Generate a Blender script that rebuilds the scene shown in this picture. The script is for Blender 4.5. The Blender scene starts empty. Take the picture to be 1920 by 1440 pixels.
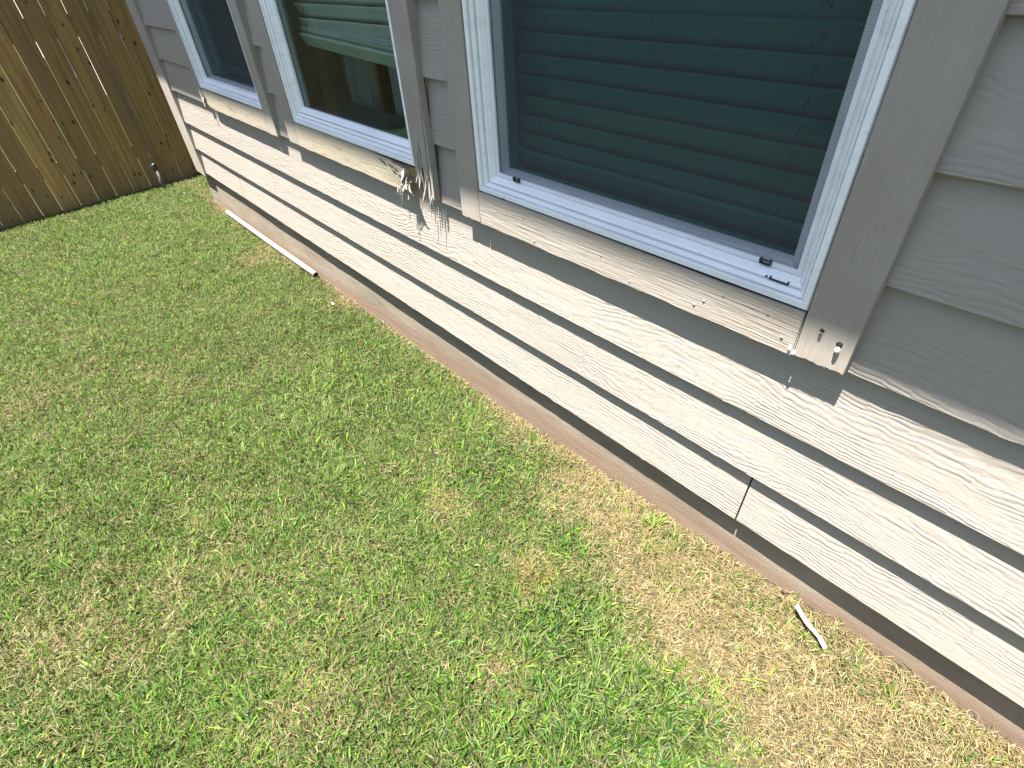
import bpy, bmesh, math, random
import numpy as np
from mathutils import Matrix, Vector
R = math.radians
random.seed(7)
rng = np.random.default_rng(11)
sc = bpy.context.scene
COL = sc.collection

# ------------------------------------------------------------------ camera, light, exposure
cam_d = bpy.data.cameras.new("camera"); cam = bpy.data.objects.new("camera", cam_d); COL.objects.link(cam)
cam_d.sensor_width = 36.0; cam_d.lens = 998.77/1920*36.0; cam_d.clip_start = 0.02; cam_d.clip_end = 3000
rt = Vector((0.66671743, 0.7433477, -0.05405613)); dn = Vector((0.44884261, -0.45835605, -0.76710498))
fw = Vector((-0.59500267, 0.48717957, -0.63924009)); up = -dn; bk = -fw
CAM = Vector((0.0, -0.95107, 1.16909))
cam.matrix_world = Matrix(((rt.x, up.x, bk.x, CAM.x), (rt.y, up.y, bk.y, CAM.y), (rt.z, up.z, bk.z, CAM.z), (0, 0, 0, 1)))
sc.camera = cam

SUN = Vector((-0.035, -0.290, 1.0)).normalized()          # towards the sun
elev = math.asin(SUN.z); azim = math.atan2(SUN.x, SUN.y)
world = bpy.data.worlds.new("World"); sc.world = world; world.use_nodes = True
wn = world.node_tree.nodes; wn.clear()
wo = wn.new('ShaderNodeOutputWorld'); wb = wn.new('ShaderNodeBackground'); sk = wn.new('ShaderNodeTexSky')
sk.sky_type = 'NISHITA'; sk.sun_disc = False; sk.sun_elevation = elev; sk.sun_rotation = azim
sk.air_density = 1.0; sk.dust_density = 1.2; sk.ozone_density = 1.0
wb.inputs['Strength'].default_value = 0.052
world.node_tree.links.new(sk.outputs[0], wb.inputs['Color']); world.node_tree.links.new(wb.outputs[0], wo.inputs['Surface'])
sd = bpy.data.lights.new("sun", 'SUN'); sd.energy = 4.5; sd.angle = R(0.6); sd.color = (1.0, 0.96, 0.91)
so = bpy.data.objects.new("sun", sd); COL.objects.link(so); so.rotation_euler = SUN.to_track_quat('Z', 'Y').to_euler(); so.location = (0, -3, 8)
sc.view_settings.view_transform = 'Standard'; sc.view_settings.look = 'None'
sc.view_settings.exposure = 2.42; sc.view_settings.gamma = 1.0; sc.view_settings.use_curve_mapping = False

# ------------------------------------------------------------------ node helpers
class NT:
    def __init__(s, name):
        s.m = bpy.data.materials.new(name); s.m.use_nodes = True; s.t = s.m.node_tree; s.t.nodes.clear()
        s.out = s.t.nodes.new('ShaderNodeOutputMaterial')
    def n(s, kind, **kw):
        nd = s.t.nodes.new(kind)
        for k, v in kw.items():
            if k.startswith('_'): nd.inputs[k[1:].replace('_', ' ')].default_value = v
            else: setattr(nd, k, v)
        return nd
    def l(s, a, b): s.t.links.new(a, b)
    def inp(s, sock, v):
        if isinstance(v, (int, float)): sock.default_value = v
        elif isinstance(v, (tuple, list)):
            sock.default_value = tuple(v) + ((1,) if len(v) == 3 and sock.type == 'RGBA' else ())
        else: s.l(v, sock)
    def math(s, op, a, b=0.0, c=None, clamp=False):
        nd = s.n('ShaderNodeMath', operation=op, use_clamp=clamp); s.inp(nd.inputs[0], a); s.inp(nd.inputs[1], b)
        if c is not None: s.inp(nd.inputs[2], c)
        return nd.outputs[0]
    def pos(s): return s.n('ShaderNodeTexCoord').outputs['Object']
    def sep(s, v):
        nd = s.n('ShaderNodeSeparateXYZ'); s.l(v, nd.inputs[0]); return nd.outputs
    def scale(s, v, sx, sy, sz, off=None):
        nd = s.n('ShaderNodeMapping'); s.l(v, nd.inputs['Vector']); nd.inputs['Scale'].default_value = (sx, sy, sz)
        if off is not None: s.inp(nd.inputs['Location'], off)
        return nd.outputs[0]
    def noise(s, v, scale=1.0, detail=2.0, rough=0.5, dist=0.0):
        nd = s.n('ShaderNodeTexNoise'); s.l(v, nd.inputs['Vector']); nd.inputs['Scale'].default_value = scale
        nd.inputs['Detail'].default_value = detail; nd.inputs['Roughness'].default_value = rough; nd.inputs['Distortion'].default_value = dist
        return nd.outputs['Fac']
    def ramp(s, f, stops):
        nd = s.n('ShaderNodeValToRGB'); s.l(f, nd.inputs[0]); e = nd.color_ramp.elements
        while len(e) < len(stops): e.new(0.5)
        for i, (p, c) in enumerate(stops):
            e[i].position = p; e[i].color = (c, c, c, 1) if isinstance(c, (int, float)) else tuple(c) + (1,)
        return nd.outputs[0]
    def mix(s, f, a, b, blend='MIX'):
        nd = s.n('ShaderNodeMix', data_type='RGBA', blend_type=blend); s.inp(nd.inputs[0], f); s.inp(nd.inputs[6], a); s.inp(nd.inputs[7], b)
        return nd.outputs[2]
    def bump(s, h, dist, strength=1.0, prev=None):
        nd = s.n('ShaderNodeBump'); s.l(h, nd.inputs['Height']); nd.inputs['Distance'].default_value = dist; nd.inputs['Strength'].default_value = strength
        if prev is not None: s.l(prev, nd.inputs['Normal'])
        return nd.outputs[0]
    def pbr(s, color, rough=0.6, normal=None, spec=0.5, metal=0.0):
        b = s.n('ShaderNodeBsdfPrincipled'); s.inp(b.inputs['Base Color'], color); s.inp(b.inputs['Roughness'], rough)
        b.inputs['Specular IOR Level'].default_value = spec; b.inputs['Metallic'].default_value = metal
        if normal is not None: s.l(normal, b.inputs['Normal'])
        s.l(b.outputs[0], s.out.inputs['Surface']); return s.m

PAINT = (0.322, 0.287, 0.246)
def mat_siding():
    t = NT('embossed_siding_paint'); p = t.pos(); o = t.n('ShaderNodeObjectInfo').outputs['Random']
    off = t.n('ShaderNodeCombineXYZ'); t.l(t.math('MULTIPLY', o, 37.0), off.inputs[0]); t.l(t.math('MULTIPLY', o, 11.0), off.inputs[2])
    pp = t.n('ShaderNodeVectorMath', operation='ADD'); t.l(p, pp.inputs[0]); t.l(off.outputs[0], pp.inputs[1]); p2 = pp.outputs[0]
    x, y, z = t.sep(p2)
    # saw-mark cells every ~45 mm: the grain lines jog a little from cell to cell
    xs = t.math('ADD', x, t.math('MULTIPLY', t.noise(p2, 6.0, 1.0), 0.05))
    cell = t.math('MULTIPLY', xs, 21.0)
    wn_ = t.n('ShaderNodeTexWhiteNoise', noise_dimensions='1D'); t.l(t.math('FLOOR', cell), wn_.inputs['W'])
    fr = t.math('FRACT', cell)
    jog = t.math('MULTIPLY', t.math('SUBTRACT', wn_.outputs['Value'], 0.5), 0.35)
    big = t.math('MULTIPLY', t.noise(t.scale(p2, 2.2, 1, 7.0), 1.0, 1.0, 0.4), 11.0)
    mid = t.math('MULTIPLY', t.noise(t.scale(p2, 14.0, 1, 30.0), 1.0, 2.0, 0.55), 2.4)
    F = t.math('ADD', t.math('ADD', t.math('MULTIPLY', z, 92.0), big), t.math('ADD', mid, jog))
    s_ = t.math('SINE', t.math('MULTIPLY', F, 6.2832))
    ridge = t.math('POWER', t.math('MULTIPLY_ADD', s_, 0.5, 0.5), 0.6)
    mask = t.ramp(t.noise(t.scale(p2, 2.6, 1, 11.0), 1.0, 2.0, 0.5), [(0.40, 0.10), (0.58, 1.0)])
    amp = t.math('MULTIPLY', mask, t.math('MULTIPLY_ADD', t.noise(t.scale(p2, 9, 1, 30), 1.0, 2.0), 1.1, 0.25))
    lump = t.ramp(t.noise(t.scale(p2, 9.0, 1, 38.0), 1.0, 3.0, 0.6, 0.8), [(0.38, 0.0), (0.56, 1.0)])
    saw = t.math('LESS_THAN', fr, 0.07)
    sawm = t.math('MULTIPLY', saw, t.ramp(t.noise(t.scale(p2, 3, 1, 14), 1.0, 1.0), [(0.40, 0.0), (0.52, 1.0)]))
    h = t.math('ADD', t.math('MULTIPLY', ridge, amp), t.math('MULTIPLY', lump, 0.55))
    h = t.math('SUBTRACT', h, t.math('MULTIPLY', sawm, 0.85))
    h = t.math('ADD', h, t.math('MULTIPLY', t.noise(p2, 900.0, 2.0), 0.06))
    nrm = t.bump(h, 0.00095)
    dirt = t.noise(t.scale(p2, 1.2, 1, 3.0), 1.0, 4.0, 0.6)
    c = t.mix(t.ramp(dirt, [(0.35, 0.0), (0.7, 1.0)]), PAINT, (0.300, 0.264, 0.227))
    c = t.mix(t.math('MULTIPLY', t.math('SUBTRACT', 1.0, ridge), t.math('MULTIPLY', mask, 0.22)), c, (0.30, 0.265, 0.22))
    return t.pbr(c, 0.55, nrm, 0.35)
def mat_trim(name, ax, worn=0.25):
    t = NT(name); p = t.pos(); x, y, z = t.sep(p)
    sx, sz = (10, 320) if ax == 'x' else (320, 10)
    fib = t.noise(t.scale(p, sx, 60, sz), 1.0, 3.0, 0.6, 0.3)
    fib2 = t.noise(t.scale(p, sx*0.5, 20, sz*0.28), 1.0, 3.0, 0.6, 1.2)
    h = t.math('ADD', t.math('MULTIPLY', fib, 0.6), fib2)
    nrm = t.bump(h, 0.0021)
    blot = t.noise(t.scale(p, 5, 5, 5), 1.0, 4.0, 0.65)
    c = t.mix(t.ramp(blot, [(0.40, 0.0), (0.75, 1.0)]), (0.345, 0.305, 0.260), (0.30, 0.256, 0.205))
    speck = t.ramp(t.noise(t.scale(p, 60 if ax == 'x' else 130, 60, 130 if ax == 'x' else 60), 1.0, 3.0, 0.7), [(0.70, 0.0), (0.80, worn)])
    c = t.mix(speck, c, (0.20, 0.15, 0.11))
    return t.pbr(c, 0.7, nrm, 0.25)
def mat_rot():
    t = NT('rotten_bare_wood'); p = t.pos()
    fib = t.noise(t.scale(p, 260, 80, 14), 1.0, 4.0, 0.7, 0.6)
    c = t.ramp(fib, [(0.30, (0.035, 0.028, 0.022)), (0.45, (0.25, 0.22, 0.18)), (0.60, (0.46, 0.42, 0.36))])
    return t.pbr(c, 0.85, t.bump(fib, 0.003), 0.15)
def mat_plain(name, col, rough=0.5, var=0.12, scale=18.0, bumpd=0.0004, spec=0.4, metal=0.0):
    t = NT(name); p = t.pos(); n_ = t.noise(p, scale, 4.0, 0.6)
    c2 = tuple(v*(1-var*2) for v in col)
    c = t.mix(t.ramp(n_, [(0.35, 0.0), (0.72, 1.0)]), col, c2)
    return t.pbr(c, rough, t.bump(t.noise(p, scale*14, 3.0), bumpd), spec, metal)
def mat_vinyl():
    t = NT('white_vinyl'); p = t.pos()
    d = t.ramp(t.noise(t.scale(p, 4, 10, 30), 1.0, 5.0, 0.65), [(0.45, 0.0), (0.78, 0.5)])
    sp = t.ramp(t.noise(p, 130.0, 2.0, 0.6), [(0.70, 0.0), (0.76, 0.6)])
    c = t.mix(d, (0.88, 0.89, 0.88), (0.62, 0.63, 0.60)); c = t.mix(sp, c, (0.38, 0.36, 0.30))
    return t.pbr(c, 0.42, t.bump(t.noise(p, 400.0, 2.0), 0.0002), 0.45)
def mat_glass(name, tint, gl=1.0):
    t = NT(name)
    tr = t.n('ShaderNodeBsdfTransparent'); tr.inputs[0].default_value = tint + (1,)
    g = t.n('ShaderNodeBsdfGlossy'); g.inputs['Roughness'].default_value = 0.015; g.inputs['Color'].default_value = (0.80, 0.9, 0.92, 1)
    lw = t.n('ShaderNodeLayerWeight'); lw.inputs['Blend'].default_value = 0.5
    f = t.math('MULTIPLY', t.math('MULTIPLY_ADD', t.math('POWER', lw.outputs['Facing'], 5.0), 0.94, 0.05), gl, clamp=True)
    mx = t.n('ShaderNodeMixShader'); t.l(f, mx.inputs[0]); t.l(tr.outputs[0], mx.inputs[1]); t.l(g.outputs[0], mx.inputs[2])
    t.l(mx.outputs[0], t.out.inputs['Surface']); return t.m
def mat_screen():
    t = NT('insect_screen_mesh'); p = t.pos(); x, y, z = t.sep(p)
    gx = t.math('LESS_THAN', t.math('FRACT', t.math('MULTIPLY', x, 480.0)), 0.13)
    gz = t.math('LESS_THAN', t.math('FRACT', t.math('MULTIPLY', z, 480.0)), 0.13)
    f = t.math('MAXIMUM', gx, gz)
    tr = t.n('ShaderNodeBsdfTransparent'); d = t.n('ShaderNodeBsdfDiffuse'); d.inputs[0].default_value = (0.10, 0.11, 0.12, 1)
    mx = t.n('ShaderNodeMixShader'); t.l(f, mx.inputs[0]); t.l(tr.outputs[0], mx.inputs[1]); t.l(d.outputs[0], mx.inputs[2])
    t.l(mx.outputs[0], t.out.inputs['Surface']); return t.m
def mat_concrete():
    t = NT('stained_foundation_concrete'); p = t.pos(); x, y, z = t.sep(p)
    n1 = t.noise(t.scale(p, 3, 3, 9), 1.0, 5.0, 0.6); n2 = t.noise(p, 60.0, 4.0, 0.7)
    c = t.ramp(n1, [(0.3, (0.175, 0.145, 0.108)), (0.5, (0.22, 0.185, 0.14)), (0.72, (0.265, 0.23, 0.18))])
    c = t.mix(t.ramp(n2, [(0.60, 0.0), (0.76, 0.5)]), c, (0.20, 0.17, 0.13))
    # soil splashed on the lowest decimetre; the ground climbs towards the right
    gz = t.math('MULTIPLY_ADD', x, 0.028, -0.145)
    hgt = t.math('SUBTRACT', z, gz)
    st = t.math('ADD', hgt, t.math('MULTIPLY', t.math('SUBTRACT', t.noise(t.scale(p, 5, 5, 8), 1.0, 4.0, 0.6), 0.5), 0.09))
    c = t.mix(t.ramp(t.math('MULTIPLY', st, 10.0), [(0.05, 0.85), (0.65, 0.0)]), c, (0.195, 0.132, 0.090))
    h = t.math('ADD', t.noise(p, 350.0, 3.0), t.math('MULTIPLY', t.noise(t.scale(p, 6, 6, 30), 1.0, 3.0), 1.5))
    return t.pbr(c, 0.9, t.bump(h, 0.0016), 0.2)
def mat_fence():
    t = NT('cedar_fence_board'); p = t.pos(); o = t.n('ShaderNodeObjectInfo').outputs['Random']
    off = t.n('ShaderNodeCombineXYZ'); t.l(t.math('MULTIPLY', o, 53.0), off.inputs[1]); t.l(t.math('MULTIPLY', o, 29.0), off.inputs[2])
    a = t.n('ShaderNodeVectorMath', operation='ADD'); t.l(p, a.inputs[0]); t.l(off.outputs[0], a.inputs[1]); q = a.outputs[0]
    g = t.noise(t.scale(q, 10, 45, 1.6), 1.0, 4.0, 0.6, 0.5)
    base = t.ramp(o, [(0.0, (0.46, 0.285, 0.085)), (0.25, (0.30, 0.18, 0.058)), (0.5, (0.55, 0.34, 0.105)), (0.75, (0.25, 0.150, 0.055)), (1.0, (0.40, 0.235, 0.075))])
    c = t.mix(t.ramp(g, [(0.35, 0.75), (0.62, 0.0)]), base, (0.17, 0.10, 0.05))
    gr = t.noise(t.scale(q, 3, 4, 1.2), 1.0, 3.0)
    c = t.mix(t.ramp(gr, [(0.45, 0.0), (0.75, 0.55)]), c, (0.20, 0.155, 0.085))
    v = t.n('ShaderNodeTexVoronoi', feature='F1'); t.l(t.scale(q, 4, 14, 8.5), v.inputs['Vector']); v.inputs['Scale'].default_value = 1.0
    knot = t.ramp(t.math('ADD', v.outputs['Distance'], t.math('MULTIPLY', t.noise(q, 60.0, 1.0), 0.05)), [(0.12, 0.92), (0.20, 0.0)])
    c = t.mix(knot, c, (0.055, 0.025, 0.012))
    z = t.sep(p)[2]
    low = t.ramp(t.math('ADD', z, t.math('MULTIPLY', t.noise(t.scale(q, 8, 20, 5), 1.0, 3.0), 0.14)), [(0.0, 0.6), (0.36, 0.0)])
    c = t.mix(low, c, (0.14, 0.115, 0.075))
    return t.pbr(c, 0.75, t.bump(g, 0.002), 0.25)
def mat_ground():
    t = NT('thatch_and_soil'); p = t.pos()
    n1 = t.noise(p, 90.0, 4.0, 0.75, 0.6); n2 = t.noise(t.scale(p, 260, 60, 60), 1.0, 3.0, 0.7, 1.5); n3 = t.noise(p, 1.4, 4.0)
    c = t.ramp(n1, [(0.30, (0.014, 0.012, 0.007)), (0.50, (0.055, 0.048, 0.026)), (0.68, (0.17, 0.145, 0.09))])
    c = t.mix(t.ramp(n2, [(0.48, 0.0), (0.62, 0.7)]), c, (0.15, 0.12, 0.07))
    x, y, z = t.sep(p)
    far = t.ramp(t.math('MULTIPLY', t.math('ABSOLUTE', t.math('ADD', x, 2.0)), 0.1), [(0.36, 0.0), (0.45, 0.85)])
    c = t.mix(far, c, t.mix(n3, (0.03, 0.05, 0.012), (0.05, 0.07, 0.02)))
    return t.pbr(c, 0.95, t.bump(t.math('ADD', n1, n2), 0.008), 0.1)
def mat_grass():
    t = NT('grass_blade'); c = t.n('ShaderNodeAttribute', attribute_name='blade_colour').outputs['Color']
    d = t.n('ShaderNodeBsdfPrincipled'); t.l(c, d.inputs['Base Color']); d.inputs['Roughness'].default_value = 0.6; d.inputs['Specular IOR Level'].default_value = 0.12
    tr = t.n('ShaderNodeBsdfTranslucent'); t.l(t.mix(1.0, c, (1.0, 1.0, 0.55), 'MULTIPLY'), tr.inputs['Color'])
    mx = t.n('ShaderNodeMixShader'); mx.inputs[0].default_value = 0.28
    t.l(d.outputs[0], mx.inputs[1]); t.l(tr.outputs[0], mx.inputs[2]); t.l(mx.outputs[0], t.out.inputs['Surface']); return t.m

def mat_stained():
    t = NT('water_stained_sill'); p = t.pos()
    fib = t.noise(t.scale(p, 10, 60, 320), 1.0, 3.0, 0.6, 0.3); st = t.noise(t.scale(p, 7, 7, 26), 1.0, 4.0, 0.65)
    c = t.ramp(st, [(0.30, (0.26, 0.215, 0.15)), (0.45, (0.35, 0.30, 0.225)), (0.60, (0.37, 0.325, 0.24)), (0.75, (0.34, 0.24, 0.12))])
    sp = t.ramp(t.noise(t.scale(p, 45, 60, 120), 1.0, 4.0, 0.75), [(0.62, 0.0), (0.72, 0.75)])
    return t.pbr(t.mix(sp, c, (0.10, 0.08, 0.06)), 0.75, t.bump(t.math('ADD', fib, st), 0.0016), 0.2)
M = dict(stained=mat_stained(), siding=mat_siding(), trim_v=mat_trim('rough_sawn_trim_upright', 'z'), trim_h=mat_trim('rough_sawn_trim_level', 'x', 0.45), rot=mat_rot(),
         vinyl=mat_vinyl(), clear=mat_glass('window_glass', (0.72, 0.80, 0.77), 1.15), glass=mat_glass('tinted_window_glass', (0.375, 0.625, 0.575), 0.5), screen=mat_screen(),
         concrete=mat_concrete(), fence=mat_fence(), ground=mat_ground(), grass=mat_grass(),
         sash=mat_plain('sash_vinyl', (0.80, 0.82, 0.85), 0.45, 0.05), slat=mat_plain('blind_slat', (0.78, 0.80, 0.76), 0.5, 0.04, 5.0),
         slat_dark=mat_plain('dark_blind_slat', (0.22, 0.25, 0.24), 0.5, 0.05, 5.0), cord=mat_plain('blind_cord', (0.55, 0.56, 0.50), 0.8), osb=mat_plain('exposed_sheathing', (0.42, 0.28, 0.12), 0.85, 0.3, 70.0, 0.002),
         dark=mat_plain('dark_plastic', (0.03, 0.033, 0.036), 0.4), gap_shade=mat_plain('painted_gap_shade', (0.02, 0.02, 0.02), 0.8),  # gap black paints the shade inside joints, cracks, holes and pipe
         caulk=mat_plain('old_white_caulk', (0.72, 0.70, 0.66), 0.6), nail=mat_plain('rusty_nail', (0.20, 0.12, 0.07), 0.6, 0.3, 200, 0.0003, 0.5, 0.6),
         pvc=mat_plain('white_pvc', (0.31, 0.28, 0.235), 0.4, 0.06, 7.0), wall=mat_plain('room_wall', (0.50, 0.47, 0.42), 0.9),
         jamb=mat_plain('unlit_jamb_tone', (0.10, 0.11, 0.12), 0.6), curtain=mat_plain('curtain_cloth', (0.46, 0.50, 0.54), 0.9, 0.05, 4.0), grey=mat_plain('grey_metal', (0.16, 0.155, 0.14), 0.8, 0.2, 60),  # jamb colour darkened to paint in the unlit interior
         soffit=mat_plain('soffit_paint', (0.55, 0.52, 0.48), 0.7), roof=mat_plain('roof_shingle', (0.12, 0.11, 0.10), 0.9, 0.3, 40),
         white=mat_plain('white_stucco', (0.78, 0.76, 0.72), 0.8), rail=mat_plain('fence_rail_wood', (0.30, 0.20, 0.11), 0.8, 0.25, 20),
         cable=mat_plain('grey_cable', (0.14, 0.125, 0.11), 0.6), chip=mat_plain('white_plastic_strip', (0.86, 0.86, 0.86), 0.35, 0.03), hole_flake=mat_plain('dark_hole_flake', (0.07, 0.045, 0.03), 0.8, 0.3, 80),
         bark=mat_plain('peeled_paint_wood', (0.36, 0.335, 0.29), 0.8, 0.25, 60, 0.002))

# ------------------------------------------------------------------ mesh helpers
def new_obj(name, me, mat, parent=None, loc=(0, 0, 0)):
    o = bpy.data.objects.new(name, me); COL.objects.link(o)
    if mat is not None and not me.materials: me.materials.append(mat)
    o.location = loc
    if parent is not None: o.parent = parent
    return o
def bm_obj(name, bm, mat, parent=None, loc=(0, 0, 0), smooth=False):
    me = bpy.data.meshes.new(name); bmesh.ops.recalc_face_normals(bm, faces=bm.faces); bm.to_mesh(me); bm.free()
    if smooth:
        for p in me.polygons: p.use_smooth = True
    return new_obj(name, me, mat, parent, loc)
def tag(o, label=None, cat=None, group=None, kind=None):
    for k, v in (('label', label), ('category', cat), ('group', group), ('kind', kind)):
        if v: o[k] = v
    return o
def empty(name, loc=(0, 0, 0)):
    o = bpy.data.objects.new(name, None); COL.objects.link(o); o.location = loc; o.empty_display_size = 0.1; return o
def box(bm, x0, x1, y0, y1, z0, z1, bev=0.0):
    r = bmesh.ops.create_cube(bm, size=1.0)
    for v in r['verts']:
        v.co = Vector(((x0+x1)/2 + v.co.x*(x1-x0), (y0+y1)/2 + v.co.y*(y1-y0), (z0+z1)/2 + v.co.z*(z1-z0)))
    if bev:
        es = list({e for v in r['verts'] for e in v.link_edges})
        bmesh.ops.bevel(bm, geom=es, offset=bev, segments=2, affect='EDGES', profile=0.6)
def box_obj(name, mat, parent, x0, x1, y0, y1, z0, z1, bev=0.0, org=None):
    bm = bmesh.new(); o = org or (0, 0, 0)
    box(bm, x0-o[0], x1-o[0], y0-o[1], y1-o[1], z0-o[2], z1-o[2], bev); return bm_obj(name, bm, mat, parent, o)
def poly_extrude(bm, pts, y0, y1, yfun=None):
    """outline in x-z, thickness in y"""
    f = [bm.verts.new((x, y0 + (yfun(x, z) if yfun else 0), z)) for x, z in pts]
    b = [bm.verts.new((x, y1 + (yfun(x, z) if yfun else 0), z)) for x, z in pts]
    bm.faces.new(f); bm.faces.new(b[::-1]); n = len(pts)
    for i in range(n): bm.faces.new((f[i], b[i], b[(i+1) % n], f[(i+1) % n]))
def tube(bm, pts, r, seg=10, cap=True):
    rings = []
    for i, p in enumerate(pts):
        p = Vector(p); a = Vector(pts[max(i-1, 0)]); b = Vector(pts[min(i+1, len(pts)-1)]); d = (b-a).normalized()
        u = d.cross(Vector((0, 0, 1)) if abs(d.z) < 0.9 else Vector((1, 0, 0))).normalized(); w = d.cross(u)
        rr = r[i] if isinstance(r, (list, tuple)) else r
        rings.append([bm.verts.new(p + rr*(math.cos(2*math.pi*k/seg)*u + math.sin(2*math.pi*k/seg)*w)) for k in range(seg)])
    for A, B in zip(rings, rings[1:]):
        for k in range(seg): bm.faces.new((A[k], A[(k+1) % seg], B[(k+1) % seg], B[k]))
    if cap: bm.faces.new(rings[0][::-1]); bm.faces.new(rings[-1])
def ring_frame(bm, x0, x1, z0, z1, prof):
    """sweep a profile [(inset, y)] mitred round a rectangle; inset may be a number or (left, right, bottom, top)"""
    rings = []
    for ins, y in prof:
        l, r, b, t = ins if isinstance(ins, tuple) else (ins,)*4
        rings.append([bm.verts.new(c) for c in ((x0+l, y, z0+b), (x1-r, y, z0+b), (x1-r, y, z1-t), (x0+l, y, z1-t))])
    for A, B in zip(rings, rings[1:]):
        for k in range(4): bm.faces.new((A[k], A[(k+1) % 4], B[(k+1) % 4], B[k]))

def vnoise(x, y, seed=0):
    g = np.random.default_rng(seed).random((97, 97)); xi = np.floor(x).astype(int); yi = np.floor(y).astype(int)
    fx = x-xi; fy = y-yi; fx = fx*fx*(3-2*fx); fy = fy*fy*(3-2*fy); a = lambda i, j: g[i % 97, j % 97]
    return (a(xi, yi)*(1-fx)+a(xi+1, yi)*fx)*(1-fy)+(a(xi, yi+1)*(1-fx)+a(xi+1, yi+1)*fx)*fy
GX = [-9, -6, -4.65, -2.8, -2.2, -1.2, -.47, .05, .37, 2.5, 6]
GZ = [-.30, -.274, -.271, -.249, -.256, -.239, -.192, -.146, -.140, -.134, -.13]
def ground_z(x, y):
    x = np.asarray(x, float); y = np.asarray(y, float)
    return np.interp(x, GX, GZ) + 0.02*np.maximum(y, -5) + 0.012*(vnoise(x*2.3+40, y*2.3+40, 3)-0.5) + 0.008*(vnoise(x*7+40, y*7+40, 4)-0.5)

# ------------------------------------------------------------------ ground
def build_ground():
    xs = np.concatenate([[-400, -100, -40, -20, -12, -9, -7], np.arange(-6, 2.51, 0.06), [4, 8, 20, 60, 200, 400]])
    ys = np.concatenate([[-400, -100, -30, -12, -8], np.arange(-5, 0.61, 0.06), [1.2, 3, 10, 40, 150, 400]])
    X, Y = np.meshgrid(xs, ys, indexing='ij'); Z = ground_z(np.clip(X, -30, 30), np.clip(Y, -30, 0.6))
    nx, ny = X.shape; co = np.stack([X, Y, Z], -1).reshape(-1, 3)
    i, j = np.meshgrid(np.arange(nx-1), np.arange(ny-1), indexing='ij'); a = (i*ny+j).ravel()
    faces = np.stack([a, a+ny, a+ny+1, a+1], -1)
    me = bpy.data.meshes.new('ground'); me.from_pydata(co.tolist(), [], faces.tolist())
    for p in me.polygons: p.use_smooth = True
    tag(new_obj('ground', me, M['ground']), kind='structure')
build_ground()

# ------------------------------------------------------------------ the house
X_CORNER = -4.645; X_END = 3.0
house = empty('house', (-0.8, 0.0, -0.2)); HL = Vector(house.location)
tag(house, 'greige house with lapped wood-grain siding, three white windows and a low concrete foundation', 'house')
def hp(o, parent=house):
    """parent keeping world coordinates"""
    o.parent = parent
    base = Vector((0, 0, 0)); q = parent
    while q is not None: base += Vector(q.location); q = q.parent
    o.location = Vector(o.location) - base
    return o

# foundation: one poured face, slightly wavy at its foot
def foundation():
    bm = bmesh.new(); n = 260; xs = np.linspace(X_CORNER-0.0, X_END, n)
    prof = [(-0.60, -0.006), (-0.30, -0.004), (-0.24, 0.001), (-0.15, 0.005), (-0.07, 0.0080), (0.0, 0.0092), (0.05, 0.0095)]
    rows = []
    for z, y in prof:
        w = 0.006*(vnoise(xs*3.1+20, np.full(n, z*8+20), 9)-0.5)
        rows.append([bm.verts.new((x, y+ww, z)) for x, ww in zip(xs, w)])
    back = [[bm.verts.new((x, 0.28, z)) for x in (xs[0], xs[-1])] for z in (-0.6, 0.05)]
    for A, B in zip(rows, rows[1:]):
        for k in range(n-1): bm.faces.new((A[k], A[k+1], B[k+1], B[k]))
    left = [r[0] for r in rows] + [back[1][0], back[0][0]]; bm.faces.new(left)
    right = [r[-1] for r in rows] + [back[1][1], back[0][1]]; bm.faces.new(right[::-1])
    return bm_obj('foundation', bm, M['concrete'], smooth=False)
hp(foundation())

# windows: vinyl outer edges
WIN = [dict(x0=-3.687, x1=-2.782), dict(x0=-2.447, x1=-1.531), dict(x0=-1.207, x1=-0.274)]
WZ0, WZ1 = 0.6295, 2.10
TRIM = [(-3.739, -3.690, -2.779, -2.688), (-2.550, -2.450, -1.528, -1.436), (-1.297, -1.210, -0.271, -0.180)]

# siding: individual lapped boards
CZ = [0.0, 0.1693, 0.3403, 0.5364, 0.7134, 0.890, 1.070, 1.248, 1.426, 1.604, 1.782, 1.960, 2.138, 2.316]
def siding_board(x0, x1, k):
    z0 = CZ[k]; z1 = (CZ[k+1] if k+1 < len(CZ) else z0+0.178)+0.026
    n = max(2, int((x1-x0)/0.012)); xs = np.linspace(x0, x1, n)
    w = 0.0016*(vnoise(xs*26+50, np.full(n, k*3.3), 5)-0.5) + 0.0032*(vnoise(xs*1.7+50, np.full(n, k*3.3), 6)-0.5)
    chip = np.where(vnoise(xs*60+50, np.full(n, k*7.7), 8) > 0.93, -0.002, 0)
    bow = 0.002*(vnoise(xs*1.3+50, np.full(n, k*5.1), 7)-0.5)
    bm = bmesh.new(); yb, yt, th = -0.0215, 0.0015, 0.0085; rows = []
    for (dy, zz, fl) in ((yb+th, z0+0.0006, 1), (yb+0.0012, z0, 1), (yb, z0+0.0016, 1), (yt, z1, 0), (yt+th-0.001, z1, 0)):
        rows.append([bm.verts.new((x-x0, dy+(b if fl else 0), zz-z0+(ww+cc if fl else 0))) for x, ww, cc, b in zip(xs, w, chip, bow)])
    for A, B in zip(rows, rows[1:]+rows[:1]):
        for i in range(n-1): bm.faces.new((A[i], A[i+1], B[i+1], B[i]))
    bm.faces.new([r[0] for r in rows]); bm.faces.new([r[-1] for r in rows][::-1])
    return hp(bm_obj('siding_board', bm, M['siding'], None, (x0, 0, z0)))
XI = -4.4395
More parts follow.
